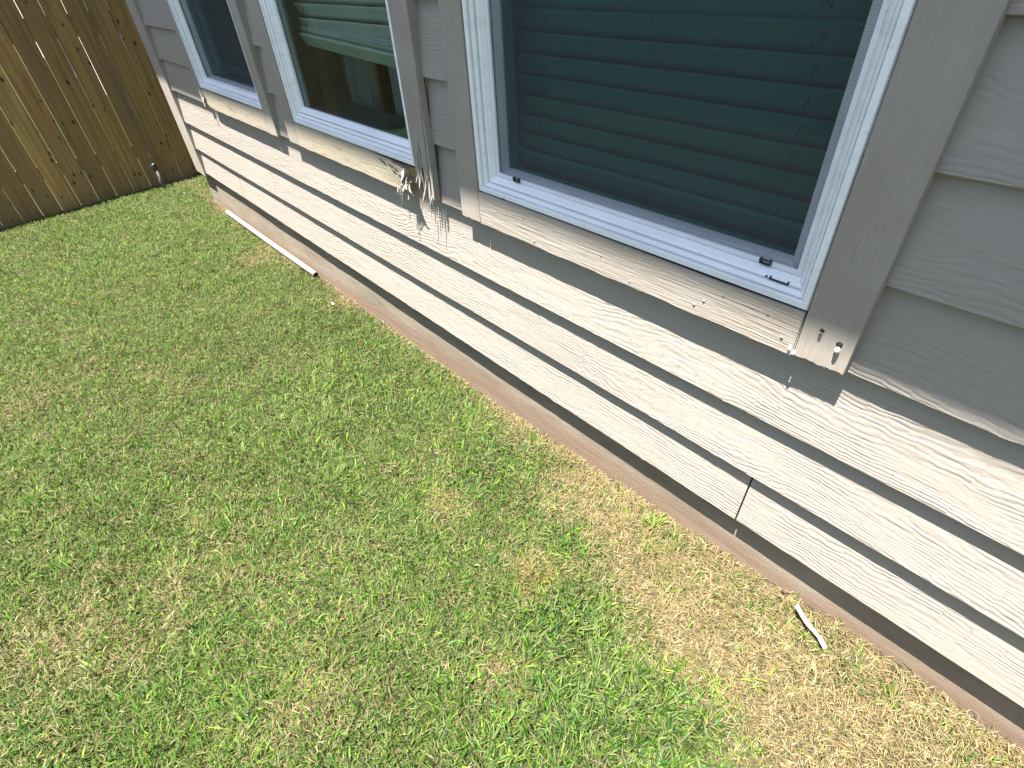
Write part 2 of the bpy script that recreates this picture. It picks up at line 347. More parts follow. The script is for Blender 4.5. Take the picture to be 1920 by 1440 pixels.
bm = bmesh.new(); vv = [bm.verts.new((x_, y_, z_)) for x_, y_, z_ in ((-.290, -.0124, .0015), (-.258, -.0124, .0015), (-.258, .0065, .165), (-.290, .0065, .165), (-.290, -.0112, .0015), (-.258, -.0112, .0015), (-.258, .0077, .165), (-.290, .0077, .165))]
for q in ((0, 1, 2, 3), (7, 6, 5, 4), (0, 4, 5, 1), (1, 5, 6, 2), (2, 6, 7, 3), (3, 7, 4, 0)): bm.faces.new([vv[i] for i in q])
hp(bm_obj('joint_light_block', bm, M['gap_shade']))  # added behind the joint to stop sun leaking onto the foundation
cuts = {0: [XI, -3.693, -0.2745, 2.2, X_END], 1: [XI, -3.047, 1.1, X_END], 2: [XI, -0.9+2.0, X_END]}
for k in range(len(CZ)):
    if k in cuts:
        c = cuts[k]; g = 0.0024 if k == 0 else 0.0012
        for a, b in zip(c, c[1:]): siding_board(a+g/2+(0.001 if a != XI else 0), b-g/2-(0.001 if b == -0.2745 else 0), k)
    elif CZ[k] < WZ1:
        for a, b in ((XI, -3.7392), (-2.6878, -2.5502), (-1.4358, -1.2972), (-0.1798, X_END)): siding_board(a, b, k)
    else: siding_board(XI, X_END, k)

# sheathing behind the boards, split round the windows
bm = bmesh.new()
xs = [X_CORNER+0.01] + [v for w in WIN for v in (w['x0']+0.004, w['x1']-0.004)] + [X_END]
box(bm, xs[0], xs[-1], 0.016, 0.10, -0.02, WZ0+0.004); box(bm, xs[0], xs[-1], 0.016, 0.10, WZ1-0.004, 2.45)
for a, b in zip(xs[0::2], xs[1::2]): box(bm, a, b, 0.016, 0.10, WZ0+0.0045, WZ1-0.0045)
hp(bm_obj('sheathing', bm, M['osb']))

# corner board
bm = bmesh.new(); box(bm, X_CORNER, X_CORNER+0.205, -0.034, -0.005, -0.022, 2.45, 0.002)
box(bm, X_CORNER, X_CORNER+0.02, -0.0045, 0.08, -0.022, 2.45, 0.002)
hp(bm_obj('corner_board', bm, M['trim_v']))

# trim boards --------------------------------------------------
YF, YB, YT = -0.0370, -0.0120, 0.0105
def jag(x0, x1, z, amp, n, seed):
    r = random.Random(seed); return [(x0+(x1-x0)*i/n, z+r.uniform(-amp, amp)) for i in range(n+1)]
def trim_poly(name, pts, mat, y0=YF, y1=YT, yfun=None, parent=None):
    bm = bmesh.new(); poly_extrude(bm, pts, y0, y1, yfun)
    es = [e for e in bm.edges if abs(e.verts[0].co.y-e.verts[1].co.y) < 1e-6 and abs(e.verts[0].co.y-y0) < 1e-4 and e.calc_length() > 0.05]
    if es: bmesh.ops.bevel(bm, geom=es, offset=0.0012, segments=1, affect='EDGES')
    return hp(bm_obj(name, bm, mat), parent or house)
TB = [0.536, 0.538, 0.537]
for i, (a, b, c, d) in enumerate(TRIM):
    z = TB[i]
    ztop = 2.10
    # left upright
    if i == 0: trim_poly('trim_board', [(b, ztop), (a, ztop)] + jag(a, a+0.012, 0.545, 0.003, 2, 4)[::1] + [(b-0.022, 0.560), (b-0.014, 0.5475), (b, 0.590)], M['trim_v'])
    else: trim_poly('trim_board', [(b, ztop), (a, ztop)] + jag(a, b, z-0.001, 0.0014, 8, 20+i), M['trim_v'])
    if i != 1: trim_poly('trim_board', [(d, ztop), (c, ztop)] + jag(c, d, z-0.0035 if i == 0 else 0.5385, 0.0022, 12, 30+i), M['trim_v'])
    trim_poly('head_trim', [(a-0.01, 2.103), (d+0.01, 2.103), (d+0.01, 2.195), (a-0.01, 2.195)], M['trim_h'])
# sills
def ragged(x0, x1, z0, seed, step=0.035, amp=0.0014):
    r = random.Random(seed); n = max(2, int((x1-x0)/step)); return [(x0+(x1-x0)*i/n, z0+r.uniform(-amp, amp)) for i in range(n+1)]
w = WIN[2]; s3 = trim_poly('sill_board', ragged(-1.2085, -0.2745, 0.5345, 1) + [(-0.2750, 0.6265), (-0.45, 0.6240), (-0.8, 0.6262), (-1.2085, 0.6272)], M['trim_h'])
s2 = trim_poly('sill_board', ragged(-2.4485, -1.668, 0.5345, 2) + [(-1.652, 0.531), (-1.640, 0.5345), (-1.626, 0.529), (-1.6165, 0.541), (-1.606, 0.5395), (-1.599, 0.556), (-1.588, 0.5655),
     (-1.603, 0.578), (-1.594, 0.594), (-1.600, 0.606), (-1.622, 0.6065), (-1.645, 0.6135), (-1.668, 0.6135), (-1.69, 0.6205), (-1.735, 0.6225), (-1.80, 0.6262), (-2.4485, 0.6272)], M['stained'])
s2['label'] = 'torn rotten sill board of the middle window'
s1 = trim_poly('sill_board', [(-3.652, 0.5475), (-3.60, 0.5375)] + ragged(-3.55, -2.7815, 0.5345, 3) + [(-2.7815, 0.6265), (-3.30, 0.6235), (-3.52, 0.6262), (-3.665, 0.6252), (-3.672, 0.604), (-3.655, 0.585), (-3.643, 0.576)], M['stained'])

# rotten right upright of the middle window
def curl(z_from, amt, z_to): return lambda x, z: -amt*max(0.0, min(1.0, (z_from-z)/(z_from-z_to)))**1.6
a, b = TRIM[1][2], TRIM[1][3]
rt_ = trim_poly('trim_board', [(b, 2.10), (a, 2.10), (a, 0.628), (-1.5225, 0.619), (-1.5205, 0.596), (-1.512, 0.589), (-1.5085, 0.604), (-1.5040, 0.640), (-1.5015, 0.600), (-1.4985, 0.585),
     (-1.4905, 0.602), (-1.4875, 0.655), (-1.4850, 0.700), (-1.4835, 0.650), (-1.4780, 0.610), (-1.4700, 0.598), (-1.4600, 0.612), (-1.4530, 0.652), (-1.4505, 0.690), (-1.4470, 0.760), (-1.4410, 0.860), (b, 0.905)], M['trim_v'])
rt_['label'] = 'split and rotten right trim board of the middle window'
def strip(pts, cz, amt, zt, mat='trim_v', y0=YF-0.0008, y1=YB-0.004):
    bm = bmesh.new()
    # subdivide the outline so that the curl bends it
    out = []
    for (p, q) in zip(pts, pts[1:]+pts[:1]):
        n = max(1, int(abs(p[1]-q[1])/0.02)); out += [(p[0]+(q[0]-p[0])*i/n, p[1]+(q[1]-p[1])*i/n) for i in range(n)]
    poly_extrude(bm, out, y0, y1, curl(cz, amt, zt))
    return hp(bm_obj('wood_splinter', bm, M[mat]), rt_)
strip([(-1.4375, 0.902), (-1.4395, 0.780), (-1.4400, 0.700), (-1.4390, 0.640), (-1.4330, 0.600), (-1.4305, 0.560), (-1.4260, 0.548), (-1.4235, 0.571), (-1.4245, 0.640), (-1.4270, 0.720), (-1.4345, 0.800)], 0.85, 0.010, 0.55)
bm = bmesh.new(); box(bm, -1.4560, -1.4365, -0.0150, -0.0125, 0.575, 0.90); hp(bm_obj('painted_crack_shade', bm, M['gap_shade']), rt_)  # black strip painting the shade seen in the crack
rs = random.Random(12); sx = -1.5240
while sx < -1.4300:
    wv = rs.choice((.0022, .003, .0045, .0065, .008)); zt = rs.uniform(.600, .665); tl = rs.random(); zb_ = .585 if sx < -1.512 else rs.uniform(.531, .575)
    lx = rs.uniform(-.003, .003); am = rs.choice((.002, .004, .007, .012, .018))
    pts = [(sx, zt-.01), (sx+lx*.4, (zt+zb_)/2), (sx+lx+wv*tl*.6, zb_+rs.uniform(0, .008)), (sx+lx+wv*.55, zb_), (sx+lx+wv*.8, zb_+rs.uniform(.004, .02)), (sx+wv+lx*.4, (zt+zb_)/2+.01), (sx+wv*.9, zt)]
    strip(pts, zt, am, zb_, rs.choice(('bark', 'bark', 'trim_v', 'rot')), YF+rs.uniform(-.0015, .006), YB-0.006+rs.uniform(-.004, 0)); sx += wv+rs.choice((.0006, .0012, .003, .0045))
bm = bmesh.new(); box(bm, -1.527, -1.4280, -0.0160, -0.0140, 0.548, 0.628); hp(bm_obj('rotten_core', bm, M['rot']), rt_)
for hx, hz, hw, hh in ((-1.4405, .632, .004, .010), (-1.4470, .640, .0025, .016), (-1.4860, .624, .003, .014), (-1.4990, .655, .0012, .030), (-1.4840, .690, .0010, .030)):
    bm = bmesh.new(); poly_extrude(bm, [(hx-hw, hz-hh*.2), (hx-hw*.3, hz+hh), (hx+hw*.4, hz+hh*.6), (hx+hw, hz-hh*.1), (hx+hw*.3, hz-hh), (hx-hw*.5, hz-hh*.7)], YF-0.0009, YF+0.002); hp(bm_obj('rot_hole', bm, M['gap_shade']), rt_)
# dark cavity and sheathing behind the missing wood
bm = bmesh.new(); box(bm, -1.72, -1.425, YB+0.0006, YB+0.0020, 0.560, 0.626); hp(bm_obj('rotten_backing', bm, M['rot']))
hp(trim_poly('exposed_sheathing', [(-1.640, 0.6275), (-1.5285, 0.6275), (-1.5265, 0.598), (-1.560, 0.583), (-1.592, 0.586), (-1.610, 0.603)], M['osb'], YB-0.005, YB-0.001)) if False else trim_poly('exposed_sheathing', [(-1.640, 0.6275), (-1.5285, 0.6275), (-1.5265, 0.598), (-1.560, 0.583), (-1.592, 0.586), (-1.610, 0.603)], M['osb'], YB-0.005, YB-0.001)
# peeled ribbons of paint and fibre hanging from the torn sill
def ribbon(path, mat, name='peeled_strip', th=0.0012):
    bm = bmesh.new(); A = []
    for (x, y, z, wdt, tw) in path:
        d = Vector((math.cos(tw), math.sin(tw), 0))*wdt/2; c = Vector((x, y, z)); n = Vector((-math.sin(tw), math.cos(tw), 0))*th
        A.append([bm.verts.new(c-d-n), bm.verts.new(c+d-n*0.6), bm.verts.new(c+d+n*0.6), bm.verts.new(c-d+n)])
    for P, Q in zip(A, A[1:]):
        for k in range(4): bm.faces.new((P[k], P[(k+1) % 4], Q[(k+1) % 4], Q[k]))
    bm.faces.new(A[0][::-1]); bm.faces.new(A[-1])
    return hp(bm_obj(name, bm, M[mat]), s2)
rb = random.Random(4)
ribbon([(-1.597, -.038, .612, .006, .2), (-1.598, -.044, .600, .014, .3), (-1.599, -.048, .586, .018, -.3), (-1.605, -.052, .572, .010, -.5)], 'bark')
for q in range(7):
    x_ = -1.592-.0042*q; z_ = .578-.005*abs(q-3); ln_ = rb.uniform(.025, .085 if 2 < q < 6 else .05); y_ = rb.uniform(-.052, -.040); w_ = rb.uniform(.003, .0085); tw_ = rb.uniform(-1, 1)
    ribbon([(x_+.002, YF-.001, z_+.008, w_*.7, tw_), (x_, y_, z_-ln_*.2, w_, tw_+.4), (x_-rb.uniform(.000, .008), y_-.008, z_-ln_*.6, w_*.9, tw_+rb.uniform(.3, 1.4)), (x_-rb.uniform(.004, .014), y_-.002, z_-ln_, w_*.25, tw_+1)], rb.choice(('bark', 'bark', 'rot')))
ribbon([(-1.588, -.038, .583, .012, -.9), (-1.578, -.050, .574, .020, -.6), (-1.570, -.056, .566, .010, -.2)], 'bark')
ribbon([(-1.592, -.038, .566, .016, 0.3), (-1.575, -.050, .556, .018, 0.6), (-1.556, -.052, .548, .022, -.3), (-1.546, -.050, .540, .008, 0)], 'bark')
ribbon([(-1.582, -.036, .560, .006, 0.9), (-1.580, -.044, .535, .008, .5), (-1.584, -.048, .515, .004, .2)], 'rot')
ribbon([(-1.660, -.037, .534, .004, 0), (-1.661, -.041, .522, .005, .5), (-1.664, -.042, .512, .002, .5)], 'rot')
ribbon([(-1.488, -.040, .560, .004, .4), (-1.489, -.052, .535, .004, .9), (-1.491, -.056, .510, .002, 1.2)], 'bark')
ribbon([(-1.444, -.040, .560, .004, .4), (-1.443, -.055, .538, .003, .9), (-1.446, -.060, .515, .0015, 1.2)], 'bark')
ribbon([(-1.598, -.042, .56, .004, .4), (-1.604, -.058, .53, .004, .9), (-1.609, -.066, .49, .002, 1.2)], 'rot')
# blistered, cracked paint on the torn end
for i, (x0_, z0_, l_, w_) in enumerate(((-1.76, .6135, .045, .005), (-1.735, .607, .03, .003), (-1.70, .607, .04, .006), (-1.665, .600, .03, .004), (-1.68, .590, .03, .007), (-1.645, .583, .03, .004))):
    ribbon([(x0_, YF-.0002, z0_+w_/2, .002, 0), (x0_+l_*.5, YF-.0015, z0_, .010, .2), (x0_+l_, YF-.0004, z0_-w_, .002, 0)], 'gap_shade', 'paint_crack', 0.0006)
# left broken joint of the far window
bm = bmesh.new(); box(bm, -3.688, -3.630, YB+0.0006, YB+0.002, 0.549, 0.63); hp(bm_obj('rotten_backing', bm, M['rot']))
def ribbon_h(path, mat, parent):
    o = ribbon(path, mat); o.parent = None; o.location = (0, 0, 0); return hp(o, parent)
ribbon([(-3.690, -.037, .580, .012, .2), (-3.688, -.045, .560, .016, -.3), (-3.683, -.046, .542, .008, 0.4), (-3.681, -.045, .532, .004, 0)], 'bark')

# nails, nail holes and caulk blobs on the near trim foot, chips along the sill
def blob(x, z, r, mat, name, y=YF, sq=0.5, tall=1.0):
    bm = bmesh.new(); bmesh.ops.create_icosphere(bm, subdivisions=2, radius=r)
    rr = random.Random(int(x*9999))
    for v in bm.verts: v.co = Vector((v.co.x*rr.uniform(.85, 1.15), v.co.y*sq, v.co.z*tall*rr.uniform(.9, 1.1)))
    return hp(bm_obj(name, bm, M[mat], None, (x, y, z), smooth=True))
blob(-0.2382, 0.6075, 0.0042, 'gap_shade', 'nail_hole', YF-0.0002, 0.25); blob(-0.2386, 0.6025, 0.0030, 'nail', 'nail', YF-0.0030, 1.0)
blob(-0.2038, 0.5935, 0.0058, 'gap_shade', 'nail_hole', YF-0.0002, 0.25); blob(-0.2032, 0.5845, 0.0048, 'caulk', 'caulk_blob', YF-0.005, 1.0, 1.4)
for x, z, r in ((-0.47, .573, .0028), (-0.49, .556, .003), (-0.43, .6, .0016), (-0.336, .598, .0018), (-0.30, .563, .003), (-.98, .548, .003), (-1.02, .60, .0018), (-.75, .58, .0015), (-.66, .547, .0022)):
    blob(x, z, r, 'nail' if r < .002 else 'bark', 'paint_chip', YF-0.0006, 0.6)
blob(-0.2800, 0.548, 0.0035, 'caulk', 'caulk_blob', YF-0.001, 0.8, 2.2); blob(-0.2715, 0.541, 0.004, 'caulk', 'caulk_blob', YF-0.001, 0.8, 1.3); blob(-0.2140, 0.5365, 0.003, 'caulk', 'caulk_blob', YF+0.004, .8, 1.2)
blob(-0.585, 0.395, 0.0035, 'gap_shade', 'nail_hole', -0.0115, 0.5)
blob(-1.20, 0.6275, .004, 'nail', 'dirt_spot', -0.0335, .4); blob(-1.1, .632, .003, 'nail', 'dirt_spot', -0.0335, .3)
# dark open joint between vinyl and wood of the near window (black strips paint the shade inside the gap)
bm = bmesh.new(); box(bm, -1.20, -0.272, -0.029, -0.0185, 0.6205, 0.632); box(bm, -0.2762, -0.2695, -0.029, -0.0185, 0.54, 0.90)
hp(bm_obj('gap_shade_strip', bm, M['gap_shade']))
for i in (0, 1):
    w = WIN[i]; hp(box_obj('gap_shade_strip', M['gap_shade'], None, w['x0']+.003, w['x1']-.003, -0.028, -0.0185, 0.6225, 0.6292))
# rolled-on caulk ridge where trim foot meets siding (right trim edge shadow line)
trim_poly('caulk_bead', [(-0.2742, 0.535), (-0.2728, 0.535), (-0.2735, 0.625)], M['caulk'], YF+0.002, YB)

# windows ------------------------------------------------------
def make_window(i, w, screened):
    x0, x1 = w['x0'], w['x1']
    e = empty('window', ((x0+x1)/2, 0, WZ0)); hp(e)
    bm = bmesh.new()
    if screened:
        prof = [(0.0, 0.06), (0.0, -0.030), (0.002, -0.0335), (0.0125, -0.0335), (0.0145, -0.031), (0.0145, -0.0215), (0.0170, -0.0215), (0.0170, -0.0260), (0.0245, -0.0200), (0.0245, -0.0060), (0.0270, -0.0060), (0.0270, -0.0140), (0.0320, -0.0110), (0.0395, 0.0), (0.0405, 0.012), (0.0405, 0.085), (0.030, 0.085)]
    else:
        prof = [(0.0, 0.06), (0.0, -0.030), (0.002, -0.0335), (0.0125, -0.0335), (0.0145, -0.031), (0.0145, -0.0225), (0.0170, -0.0225), (0.0170, -0.0285), (0.0270, -0.0240), (0.0270, -0.0100), (0.0295, -0.0100), (0.0295, -0.0200), (0.0380, -0.0150), (0.0380, -0.0020), (0.0405, -0.0020), (0.0405, -0.0130), (0.0440, -0.0150), (0.0600, -0.0030), (0.061, 0.0055)]
    ring_frame(bm, x0, x1, WZ0, WZ1, prof); hp(bm_obj('window_frame', bm, M['vinyl']), e)
    if screened:
        bm = bmesh.new(); L = (.041, .041, .041, .041)
        sp = [(L, 0.075), (L, 0.019), (L, 0.016), ((.047, .060, .046, .06), 0.016), ((.049, .070, .053, .07), 0.024), ((.052, .074, .056, .08), 0.036), ((.052, .074, .056, .08), 0.060)]
        ring_frame(bm, x0, x1, WZ0, WZ1, sp); hp(bm_obj('sash', bm, M['sash']), e)
        gy, gl, gr, gb = 0.040, .050, .072, .054
        bm = bmesh.new(); box(bm, x0+.041, x1-.041, 0.0085, 0.0090, WZ0+.041, WZ1-.04)
        hp(bm_obj('insect_screen', bm, M['screen']), e)
        bm = bmesh.new(); ring_frame(bm, x0+.0405, x1-.0405, WZ0+.0405, WZ1-.0405, [(0.0, 0.0145), (0, 0.0035), (.0012, .002), (.0085, .002), (.0095, .0035), (.0095, .0080)]); hp(bm_obj('screen_frame', bm, M['sash']), e)
    else: gy, gl, gr, gb = 0.006, .060, .060, .060
    bm = bmesh.new(); box(bm, x0+gl, x1-gr, gy, gy+0.004, WZ0+gb, WZ1-.05)
    hp(bm_obj('pane', bm, M['glass'] if screened else M['clear']), e)
    # interior jamb and stool
    bm = bmesh.new(); ring_frame(bm, x0, x1, WZ0, WZ1, ([(.030, 0.0855), (.030, 0.20), (0, .20), (0, .0855)] if screened else [(.060, 0.0105), (.060, 0.045), (.045, 0.045), (.045, 0.20), (0, .20), (0, .0105)])); hp(bm_obj('interior_jamb', bm, M['jamb']), e)
    return e
wins = [make_window(0, WIN[0], True), make_window(1, WIN[1], False), make_window(2, WIN[2], True)]
# screen latches and weep slot on the near window
def latch(x, parent):
    bm = bmesh.new(); box(bm, x-.011, x+.011, -.004, .004, .6730, .6755, .0006); box(bm, x-.011, x-.008, -.006, .002, .6755, .6850, .0006); box(bm, x+.008, x+.011, -.006, .002, .6755, .6850, .0006); box(bm, x-.008, x+.008, -.007, -.004, .6815, .6850, .0006)
    hp(bm_obj('latch', bm, M['dark']), parent)
latch(-0.382, wins[2]); latch(-1.080, wins[2])
bm = bmesh.new()
for a_, b_, c_, d_ in ((-.362, -.325, .6558, .6578), (-.362, -.359, .6578, .6612), (-.328, -.325, .6578, .6612), (-.370, -.366, .6570, .6595)):
    yq = -.0168 + (c_-.6558)*1.4; box(bm, a_, b_, yq, yq+.004, c_, d_)
hp(bm_obj('weep_slot', bm, M['dark']), wins[2])

# walls of the rooms behind, soffit, roof
bm = bmesh.new()
box(bm, X_CORNER+0.02, X_END, 3.2, 3.3, -0.02, 2.45); box(bm, X_CORNER+0.01, X_CORNER+0.08, 0.101, 3.2, -0.02, 2.45); box(bm, X_END-0.1, X_END, 0.101, 3.2, -0.02, 2.45)
box(bm, X_CORNER+0.08, X_END-0.1, 0.101, 3.2, -0.02, 0.0); box(bm, X_CORNER+0.08, X_END-0.1, 0.101, 3.2, 2.40, 2.45); box(bm, -2.66, -2.58, 0.101, 3.2, 0.0, 2.40)
box(bm, -1.39, -1.31, 0.101, 3.2, 0.0, 2.40)
hp(bm_obj('interior_wall', bm, M['wall']))
EY, EZ = -0.575, 2.45
hp(box_obj('soffit', M['soffit'], None, X_CORNER-0.45, X_END, EY+0.02, 0.0, EZ+0.012, EZ+0.024))
hp(box_obj('fascia', M['soffit'], None, X_CORNER-0.45, X_END, EY, EY+0.019, EZ, EZ+0.16))
bm = bmesh.new(); rf = [(X_CORNER-0.5, EY-0.03), (X_END, EY-0.03)]
v = [bm.verts.new((x, y, z)) for x, y, z in ((X_CORNER-.5, EY-.03, EZ+.165), (X_END, EY-.03, EZ+.165), (X_END, 3.4, EZ+1.8), (X_CORNER-.5, 3.4, EZ+1.8))]
f_ = bm.faces.new(v); r_ = bmesh.ops.extrude_face_region(bm, geom=[f_])
for q in r_['geom']:
    if isinstance(q, bmesh.types.BMVert): q.co.z += 0.03
hp(bm_obj('roof', bm, M['roof']))

# ------------------------------------------------------------------ blinds (things that hang inside the windows)
def slat_mesh(L, mat='slat'):
    bend = 0.0
    bm = bmesh.new(); n = 6; rows = []
    for sgn in (0, 1):
        for k in range(5):
            s = (k/4-0.5)*0.050; crown = 0.003*(1-(2*s/0.050)**2)
            rows.append((sgn, k, s, crown))
    top = []; bot = []
    for sgn, k, s, crown in rows:
        r = [bm.verts.new((-L/2+L*i/n, s, crown+(0.0014 if sgn else 0)+bend*math.sin(math.pi*i/n))) for i in range(n+1)]
        (top if sgn else bot).append(r)
    for S in (top, bot):
        for A, B in zip(S, S[1:]):
            for i in range(n): bm.faces.new((A[i], A[i+1], B[i+1], B[i]))
    for A, B in ((top[0], bot[0]), (top[-1], bot[-1])):
        for i in range(n): bm.faces.new((A[i], A[i+1], B[i+1], B[i]))
    for e_ in (0, -1): bm.faces.new([r[e_] for r in top]+[r[e_] for r in bot][::-1])
    bmesh.ops.recalc_face_normals(bm, faces=bm.faces)
    me = bpy.data.meshes.new('slat'); bm.to_mesh(me); bm.free()
    for p in me.polygons: p.use_smooth = True
    me.materials.append(M[mat]); return me
def blind(xa, xb, zb, y, label, pitch=0.0468, tilted=False, odd=None, mat='slat'):
    L = xb-xa; cx = (xa+xb)/2; e = empty('window_blind', (cx, y, zb)); tag(e, label, 'blind', 'slatted blinds behind the windows')
    me = slat_mesh(L, mat)
    r = random.Random(int(-cx*100))
    z = zb + 0.040; k = 0
    if tilted: z = zb+0.075
    while z < 2.03:
        o = new_obj('slat', me, None, e, (r.uniform(-.002, .002), 0, z-zb)); ang = R(-67+r.uniform(-2.5, 2.5))
        if odd == k: ang = R(-78)
        o.rotation_euler = (ang, r.uniform(-.0012, .0012), 0); z += pitch; k += 1
    def rail(z, slope, drop=0.0):
        bm = bmesh.new(); box(bm, -L/2, L/2, -0.024, 0.024, -0.006, 0.006, 0.002); o = bm_obj('bottom_rail', bm, M['slat'], e, (0, 0, z-zb)); o.rotation_euler = (R(-58), slope, 0)
    if tilted:
        for q in range(3):
            o = new_obj('slat', me, None, e, (0, 0.002, 0.030+0.0062*q)); o.rotation_euler = (R(-52-q*7), 0.038-0.010*q, 0.0)
        rail(zb+0.012, 0.040)
    else: rail(zb, 0.0)
    bm = bmesh.new(); box(bm, -L/2, L/2, -0.022, 0.022, 0, 0.04, 0.002); bm_obj('head_rail', bm, M['slat'], e, (0, 0, 2.04-zb))
    for fx in (-0.5*L+0.115, 0.0, 0.5*L-0.115):
        bm = bmesh.new(); pts = [(fx, -0.026, 0.0)] + [(fx+r.uniform(-.0008, .0008), -0.026, zz) for zz in np.arange(0.1, 2.03-zb, 0.12)]
        tube(bm, pts, 0.0007, 5); bm_obj('ladder_cord', bm, M['cord'], e)
        bm = bmesh.new()
        zz = zb+0.040 if not tilted else zb+0.075
        while zz < 2.0:
            tube(bm, [(fx+0.010, -0.019, zz-zb-0.008), (fx+0.013, -0.010, zz-zb+0.010)], 0.0010, 5); zz += pitch
        if fx: tag(bm_obj('cord_slot', bm, M['dark'], e), kind='stuff')
        else: bm.free()
    return e
blind(-3.66, -2.84, 0.712, 0.115, 'dark closed slatted blind behind the screened far window nearest the fence', mat='slat_dark')
blind(-2.440, -1.580, 0.888, 0.085, 'pale green-grey blind hanging crooked and part raised in the middle window', tilted=True)
blind(-1.180, -0.320, 0.700, 0.105, 'closed green-tinted slatted blind filling the large near window', odd=7)

# curtains behind the middle window
def curtain(xa, xb, y, label):
    bm = bmesh.new(); n = 60; A = []; B = []
    e0 = (xa, y, 0.05)
    for i in range(n+1):
        x = (xb-xa)*i/n; d = 0.022*math.sin(i*0.75)+0.010*math.sin(i*0.31+1)
        A.append(bm.verts.new((x, d, 0))); B.append(bm.verts.new((x, d*0.8, 2.2)))
    for i in range(n): bm.faces.new((A[i], A[i+1], B[i+1], B[i]))
    o = bm_obj('curtain', bm, M['curtain'], None, e0, smooth=True); o.modifiers.new('thickness', 'SOLIDIFY').thickness = 0.002
    tag(o, label, 'curtain')
curtain(-2.56, -2.215, 0.25, 'pale curtain left of the dark gap inside the middle window')
curtain(-2.095, -1.42, 0.25, 'pale curtain right of the dark gap inside the middle window')

# ------------------------------------------------------------------ fence
FX = -5.47; fence = empty('wooden_fence', (FX, -1.0, -0.27)); FL = Vector(fence.location)
tag(fence, 'tall brown wooden privacy fence with knotty boards beyond the house corner', 'fence')
def board_mesh(seed):
    r = random.Random(seed); bm = bmesh.new(); wv = 0.1270; n = 16
    L = []; Rr = []
    for i in range(n+1):
        z = 1.83*i/n; cut = 0.0 if i < n else 0.02
        L.append((-wv/2+cut+r.uniform(-.0006, .0006), z)); Rr.append((wv/2-cut+r.uniform(-.0006, .0006), z))
    f0 = [bm.verts.new((0.0, y, z)) for y, z in L]; f1 = [bm.verts.new((0.0, y, z)) for y, z in Rr]
    b0 = [bm.verts.new((-0.016, y, z)) for y, z in L]; b1 = [bm.verts.new((-0.016, y, z)) for y, z in Rr]
    for i in range(n):
        bm.faces.new((f0[i], f1[i], f1[i+1], f0[i+1])); bm.faces.new((b0[i], b0[i+1], b1[i+1], b1[i]))
        bm.faces.new((f0[i], f0[i+1], b0[i+1], b0[i])); bm.faces.new((f1[i], b1[i], b1[i+1], f1[i+1]))
    bm.faces.new((f0[0], b0[0], b1[0], f1[0])); bm.faces.new((f0[-1], f1[-1], b1[-1], b0[-1]))
    bmesh.ops.recalc_face_normals(bm, faces=bm.faces); me = bpy.data.meshes.new('fence_board'); bm.to_mesh(me); bm.free(); me.materials.append(M['fence']); return me
BM_ = [board_mesh(s) for s in range(4)]
r = random.Random(5); y = 0.0035+0.1305/2; k = 0
ys = [y+0.1305*j for j in range(5)][::-1] + [y-0.1305*j for j in range(1, 52)]
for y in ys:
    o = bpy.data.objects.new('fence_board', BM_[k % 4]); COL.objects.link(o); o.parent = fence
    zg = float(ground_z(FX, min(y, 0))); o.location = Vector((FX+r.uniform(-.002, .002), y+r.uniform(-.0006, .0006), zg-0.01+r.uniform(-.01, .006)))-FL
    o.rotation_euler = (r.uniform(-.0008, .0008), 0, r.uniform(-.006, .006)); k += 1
y0f, y1f = ys[-1]-0.07, ys[0]+0.07
for za, zb_ in ((-0.035, 0.054), (0.805, 0.94), (1.35, 1.44)):
    o = box_obj('fence_rail', M['rail'], None, FX-0.016-0.0385, FX-0.0165, y0f, y1f, za, zb_, 0.003); o.parent = fence; o.location = -FL
for py in (1.0-.2, -1.62, -4.0, -6.3):
    o = box_obj('fence_post', M['rail'], None, FX-0.145, FX-0.0555, py-.045, py+.045, -0.5, 1.5, 0.004); o.parent = fence; o.location = -FL

back = empty('wooden_fence', (-1.0, -4.9, -0.3)); BL = Vector(back.location)  # added out of view to block the bright low sky
tag(back, 'added unseen brown wooden fence opposite the house, blocking low sky', 'fence')
for j in range(70):
    o = bpy.data.objects.new('fence_board', BM_[j % 4]); COL.objects.link(o); o.parent = back; o.location = Vector((FX+0.1+j*0.131, -4.9, -0.40))-BL; o.rotation_euler = (0, r.uniform(-.004, .004), R(90))
for za in (-0.1, 0.8, 1.25):
    o = box_obj('fence_rail', M['rail'], None, FX+0.03, FX+0.1+70*0.131, -4.9-0.054, -4.9-0.0165 , za, za+0.09, 0.003); o.parent = back; o.location = -BL
# riser pipe and cable at the fence foot
zg = float(ground_z(-5.35, -0.185)); rp = empty('standpipe', (-5.36, -0.186, zg)); tag(rp, 'short grey standpipe with a dark cap at the foot of the wooden fence', 'pipe')
bm = bmesh.new(); tube(bm, [(0, 0, -0.02), (0, 0, 0.165)], 0.013, 14); bm_obj('riser', bm, M['grey'], rp, smooth=True)
bm = bmesh.new(); tube(bm, [(0, 0, 0.150), (0, 0, 0.162), (0, 0, 0.20), (0, 0, 0.207)], [0.015, 0.018, 0.017, 0.010], 14); tube(bm, [(0, -0.036, 0.188), (0, 0.0, 0.178)], 0.009, 10); bm_obj('cap', bm, M['dark'], rp, smooth=False)
bm = bmesh.new(); tube(bm, [(-5.445, -.1725, 1.56), (-5.452, -.1715, 1.02), (-5.450, -.162, .85), (-5.452, -.172, .72), (-5.452, -.176, .52), (-5.448, -.168, .36), (-5.45, -.160, .17), (-5.44, -.166, .02), (-5.38, -.18, -.06)], 0.0034, 7)
o = bm_obj('cable', bm, M['cable'], None, smooth=True); tag(o, 'thin grey cable hanging down the fence boards to the standpipe', 'cable')

